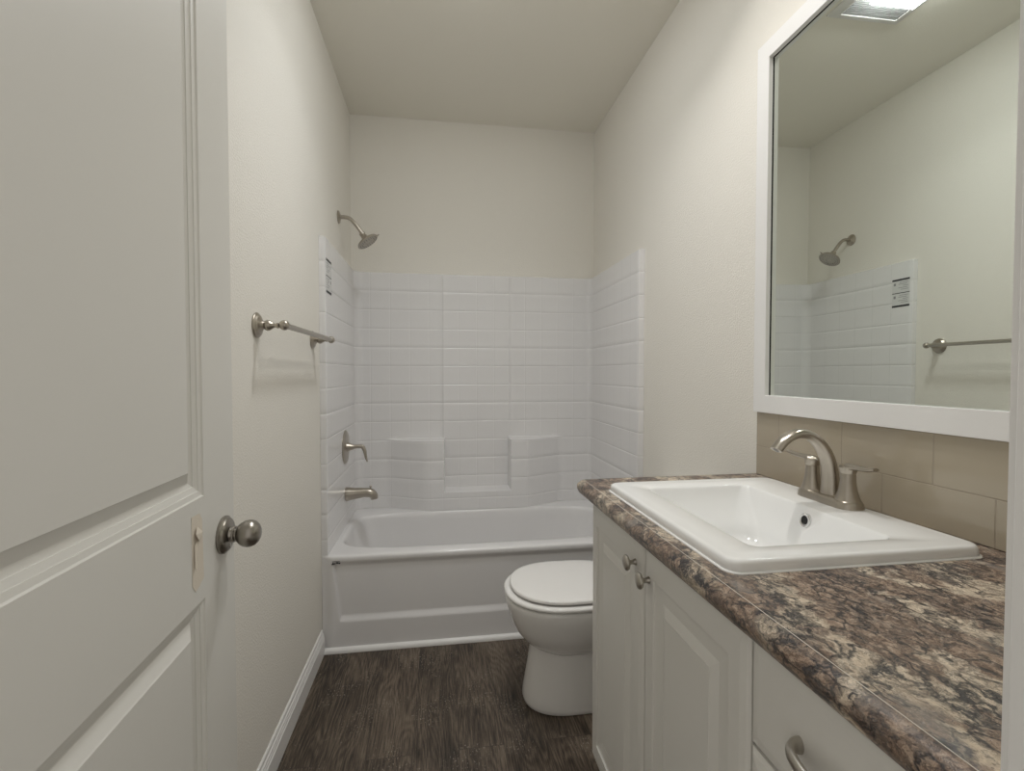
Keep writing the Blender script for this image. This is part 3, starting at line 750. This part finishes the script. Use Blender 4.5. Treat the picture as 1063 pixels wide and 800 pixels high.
for d, z in ((r1, 0.800), (r2, 0.585), (r3, 0.29)):
    bm = bmesh.new(); c_ = 0.344/2-0.008; z_ = z - (0.730 if d is r1 else 0.440 if d is r2 else 0.140)
    pts = [(c_-0.067, 0.001, z_), (c_-0.066, -0.010, z_), (c_-0.055, -0.021, z_), (c_-0.03, -0.028, z_), (c_, -0.030, z_), (c_+0.03, -0.028, z_), (c_+0.055, -0.021, z_), (c_+0.066, -0.010, z_), (c_+0.067, 0.001, z_)]
    tube(bm, pts, [0.0075, 0.0065, 0.006, 0.0055, 0.0052, 0.0055, 0.006, 0.0065, 0.0075], n=14, flat=1.5)
    obj('pull', bm, M['satin'], d)['label'] = 'arched satin nickel pull'

# countertop with sink cut-out (hole x 1.00..1.45, y -2.325..-1.79)
ct = thing('countertop', 'speckled brown, cream and black granite countertop on top of the white vanity cabinet', 'countertop', (1.23, -2.2, CT))
co = Vector((-1.23, 2.2, -CT))
YA, YZ = -1.640, -2.766
bm = bmesh.new()
hx0, hx1, hy0, hy1 = 1.000, 1.445, -2.325, -1.795
fp = [(1.000, CT), (0.9525, CT), (0.948, CT-0.0012), (0.936, CT-0.0085), (0.9325, CT-0.014), (0.9325, CT-0.022), (0.9345, CT-0.030), (0.940, CT-0.0385), (0.9455, CT-0.043), (1.000, CT-0.043)]
def sec(y, inset=0, dx=0): return [Vector((min(1.0, x+(0.004*inset)+0*dx), y, z))+co for x, z in fp]
rings(bm, [[Vector((x+(0.006 if x < 0.999 else 0), YA, z-(0.003 if z > CT-0.001 else 0)))+co for x, z in fp], [Vector((x, YA-0.006, z))+co for x, z in fp], [Vector((x, YZ, z))+co for x, z in fp]], cap0=True, cap1=True)
def cbox(x0, x1, y0, y1): box(bm, x0+co.x, x1+co.x, y0+co.y, y1+co.y, -0.043, 0)
cbox(1.000, W-0.0005, hy1, YA-0.002); cbox(1.000, W-0.0005, YZ, hy0); cbox(hx1, W-0.0005, hy0, hy1)
obj('worktop', bm, M['granite'], ct, smooth=50)
bm = bmesh.new(); box(bm, 0.9518+co.x, 0.9527+co.x, YZ+co.y, YA-0.012+co.y, -0.002, 0.0002); obj('edge_seam', bm, M['caulk'], ct, smooth=0)

# backsplash tiles
bs = bmesh.new(); uvl = bs.loops.layers.uv.new('UVMap')
box(bs, W-0.009, W-0.0003, -2.764, -1.648, CT+0.0005, 1.1395, 0.0015, 1)
for f in bs.faces:
    for l in f.loops: l[uvl].uv = (l.vert.co.y, l.vert.co.z)
BS = obj('tile_backsplash', bs, M['backsplash'], smooth=0)
tag(BS, 'glossy taupe tile backsplash between the counter and the mirror frame', 'backsplash')

# ================================================================== SINK
sk = thing('sink', 'white rectangular drop-in sink set in the brown countertop', 'sink', (1.222, -2.065, CT))
so = Vector((-1.222, 2.065, -CT))
sx0, sx1, sy0, sy1 = 0.980, 1.460, -2.336, -1.777
bx0, bx1, by0, by1 = 1.058, 1.336, -2.278, -1.858
def SR(i, z, r): return [p+so for p in rrect(sx0+i, sx1-i, sy0+i, sy1-i, r, z)]
def lerp(a, b, t): return a+(b-a)*t
L = [SR(0.012, CT+0.0008, 0.02), SR(0.001, CT+0.0008, 0.024), SR(0.0, CT+0.003, 0.025), SR(0.0005, CT+0.010, 0.025), SR(0.0012, CT+0.0145, 0.025), SR(0.0024, CT+0.0178, 0.025), SR(0.0048, CT+0.0198, 0.024), SR(0.008, CT+0.0205, 0.023), SR(0.012, CT+0.0205, 0.022), SR(0.03, CT+0.0205, 0.018)]
def BR(i, z, r, f=0.0, g=0.0): return [p+so for p in rrect(bx0+i+f*0.6, bx1-i-g, by0+i+f*0.5, by1-i-f, r, z)]
zt = CT+0.0205
L += [BR(-0.004, zt-0.0002, 0.022), BR(-0.001, zt-0.0015, 0.02), BR(0.0015, zt-0.006, 0.02)]
for t in range(1, 8):
    u = t/7; L.append(BR(0.003+0.012*u, zt-0.006-0.085*u, 0.022+0.03*u, 0.055*u**1.5, 0.018*u))
for t in range(1, 6):
    a = t/5*PI/2; L.append(BR(0.015+0.035*(1-math.cos(a)), zt-0.091-0.032*math.sin(a), 0.052, 0.055+0.01*t/5, 0.018))
L.append([p+so for p in rrect(1.195-0.025, 1.195+0.025, -2.075-0.025, -2.075+0.025, 0.0245, zt-0.128)])
bm = bmesh.new(); rings(bm, L, cap1=True); obj('basin', bm, M['china'], sk, smooth=50)
bm = bmesh.new(); lathe(bm, [(-0.001, 0.021), (0.002, 0.021), (0.003, 0.016), (0.005, 0.014), (0.006, 0.008)], Vector((1.195, -2.075, zt-0.127))+so, (0, 0, 1)); obj('drain', bm, M['chrome'], sk)
# overflow ring on the faucet-side wall
oc = Vector((1.3245, -2.082, zt-0.0275))+so; on = Vector((-1, 0, 0.16)).normalized()
bm = bmesh.new(); lathe(bm, [(-0.004, 0.0152), (0.0022, 0.0152), (0.0034, 0.0138), (0.0026, 0.0100), (-0.001, 0.0092)], oc, on, 28); obj('overflow_ring', bm, M['chrome'], sk)
bm = bmesh.new(); lathe(bm, [(-0.003, 0.0092), (0.0012, 0.0090)], oc, on, 24); obj('overflow_hole', bm, M['black'], sk, smooth=30)
bm = bmesh.new(); rings(bm, [SR(-0.0035, CT+0.0001, 0.027), SR(-0.0030, CT+0.0016, 0.027), SR(0.0005, CT+0.003, 0.025)]); obj('caulk_bead', bm, M['china'], sk)

# ================================================================== FAUCET
fz = zt
fa = thing('faucet', 'brushed nickel two-handle faucet with arched spout on the back of the sink', 'faucet', (1.42, -2.04, fz))
bm = bmesh.new()
def stad(hx, hy, z, n=12):
    out = []
    for s in (1, -1):
        for k in range(n+1):
            a = (0 if s > 0 else PI) + PI*k/n
            out.append(Vector((hx*math.cos(a), s*(hy-hx) + hx*math.sin(a), z)))
    return out
rings(bm, [stad(0.0305, 0.0820, 0.0002), stad(0.0305, 0.082, 0.002), stad(0.0292, 0.0808, 0.010), stad(0.026, 0.0775, 0.016), stad(0.020, 0.071, 0.0185), stad(0.012, 0.06, 0.0185)], cap0=True, cap1=True)
obj('base_plate', bm, M['nickel'], fa, smooth=45)
sp = [(0.004, 0, 0.006), (0.003, 0, 0.035), (0.000, 0, 0.072), (-0.009, 0, 0.105), (-0.028, 0, 0.134), (-0.058, 0, 0.155), (-0.090, 0, 0.157), (-0.118, 0, 0.143), (-0.137, 0, 0.122)]
bm = bmesh.new(); tube(bm, sp, [0.0225, 0.0180, 0.0155, 0.0138, 0.0122, 0.0112, 0.0105, 0.0100, 0.0092], n=32, up=(0, 1, 0), flat=[1.1, 1.2, 1.28, 1.36, 1.48, 1.57, 1.65, 1.72, 1.85]); obj('spout', bm, M['nickel'], fa)
bm = bmesh.new(); 
dspt = (Vector(sp[-1])-Vector(sp[-2])).normalized()
lathe(bm, [(-0.002, 0.0072), (0.0008, 0.0068)], Vector(sp[-1]), dspt, 20); obj('aerator', bm, M['rubber'], fa)
for s in (1, -1):
    hy = s*0.051; h = thing('handle', None, None); 
    bm = bmesh.new(); lathe(bm, [(0.004, 0.030), (0.010, 0.0295), (0.0135, 0.027), (0.0145, 0.0262), (0.022, 0.0235), (0.035, 0.0195), (0.050, 0.0165), (0.066, 0.0150), (0.078, 0.0150), (0.080, 0.0143), (0.0815, 0.0155), (0.088, 0.0168), (0.094, 0.0175), (0.0975, 0.0155), (0.0985, 0.008)], (0, 0, 0), (0, 0, 1), 36)
    COL.objects.unlink(h); bpy.data.objects.remove(h)
    hb = obj('handle', bm, M['nickel'], fa, smooth=35, loc=(0, hy, 0)); hb.scale = (1, 1, 0.94)
    bm = bmesh.new(); tube(bm, [(0.004, -s*0.010, 0.090), (0, s*0.004, 0.0955), (-0.002, s*0.025, 0.098), (-0.004, s*0.050, 0.099), (-0.006, s*0.074, 0.1035)], [0.012, 0.0150, 0.0115, 0.0100, 0.0068], n=18, flat=[0.7, 0.62, 0.55, 0.52, 0.5]); obj('lever', bm, M['nickel'], hb)

# ================================================================== MIRROR
mi = thing('framed_mirror', 'large wall mirror in a flat white frame above the vanity', 'mirror', (W, -2.2, 1.7))
mo = Vector((-W, 2.2, -1.7))
fy0, fy1, fz0, fz1, fw_ = -2.764, -1.645, 1.137, 2.254, 0.053
bm = bmesh.new()
def fr(i, x): return [Vector((x, y, z))+mo for y, z in ((fy0+i, fz0+i), (fy1-i, fz0+i), (fy1-i, fz1-i), (fy0+i, fz1-i))]
def fg(i, d): return [Vector((glass_x(y)-d, y, z))+mo for y, z in ((fy0+i, fz0+i), (fy1-i, fz0+i), (fy1-i, fz1-i), (fy0+i, fz1-i))]
rings(bm, [fr(0, W-0.0002), fr(0, 1.5055), fr(0.001, 1.5045), fr(fw_-0.001, 1.5045), fr(fw_, 1.5055), fg(fw_, 0.0026)])
obj('frame', bm, M['frame'], mi, smooth=20)
bm = bmesh.new(); rings(bm, [fg(fw_, 0.0026), fg(fw_-0.003, 0.0026), fg(fw_-0.003, 0.0001), fg(fw_-0.010, 0.0001)])
obj('rebate', bm, M['black'], mi, smooth=0)
bm = bmesh.new(); rings(bm, [fg(fw_-0.012, 0), fg(fw_-0.012, -0.0015)], cap0=True, cap1=True)
obj('glass', bm, M['mirror'], mi, smooth=0)

# ================================================================== CEILING LIGHTS
fan = thing('exhaust_fan_light', 'square white ceiling exhaust fan with lit lens, seen in the mirror', 'ceiling light', (0.682, -1.33, H))
bm = bmesh.new()
rings(bm, [[Vector((x, y, z)) for x, y in ((-a, -b), (a, -b), (a, b), (-a, b))] for a, b, z in ((0.172, 0.210, -0.0002), (0.170, 0.208, -0.006), (0.150, 0.19, -0.012), (0.1375, 0.1775, -0.014), (0.1365, 0.1765, -0.018), (0.1325, 0.1725, -0.018), (0.1325, 0.1725, -0.010))])
obj('cover', bm, M['plastic'], fan, smooth=30)
bm = bmesh.new()
for k in range(9):
    y = 0.165-0.0095*k
    for s in (1, -1): box(bm, -0.132, 0.132, s*y-0.003, s*y+0.003, -0.016, -0.010)
box(bm, -0.132, 0.132, -0.172, 0.172, -0.010, -0.004)
obj('grille', bm, M['grille'], fan, smooth=0)
bm = bmesh.new(); rings(bm, [rrect(-0.112, 0.112, -0.066, 0.066, 0.03, -0.010), rrect(-0.110, 0.110, -0.064, 0.064, 0.03, -0.036), rrect(-0.095, 0.095, -0.05, 0.05, 0.03, -0.044), rrect(-0.05, 0.05, -0.03, 0.03, 0.02, -0.047)], cap1=True)
obj('lit_lens', bm, M['fan_lens'], fan, smooth=60)
can = thing('recessed_downlight', 'round recessed ceiling downlight above the vanity', 'ceiling light', (1.05, -1.84, H))
bm = bmesh.new(); lathe(bm, [(0.0002, 0.075), (0.003, 0.075), (0.005, 0.070), (0.006, 0.060), (0.003, 0.052)], (0, 0, 0), (0, 0, -1), 40); obj('trim_ring', bm, M['plastic'], can)
bm = bmesh.new(); lathe(bm, [(0.002, 0.050), (0.0062, 0.048), (0.007, 0.03)], (0, 0, 0), (0, 0, -1), 32); obj('lens', bm, M['can_lens'], can)
def area(name, loc, sx_, sy_, p, col, shape, parent):
    l = bpy.data.lights.new(name, 'AREA'); l.energy = p; l.color = col; l.shape = shape; l.size = sx_
    if shape == 'RECTANGLE': l.size_y = sy_
    o = bpy.data.objects.new(name, l); COL.objects.link(o); o.parent = parent; o.location = loc; return o
area('fan_bulb', (0, 0, -0.052), 0.20, 0.13, FAN_WATTS, FAN_COL, 'RECTANGLE', fan).data.spread = math.radians(130)
area('downlight_bulb', (0, 0, -0.012), 0.085, 0.085, CAN_WATTS, CAN_COL, 'DISK', can).data.spread = math.radians(120)
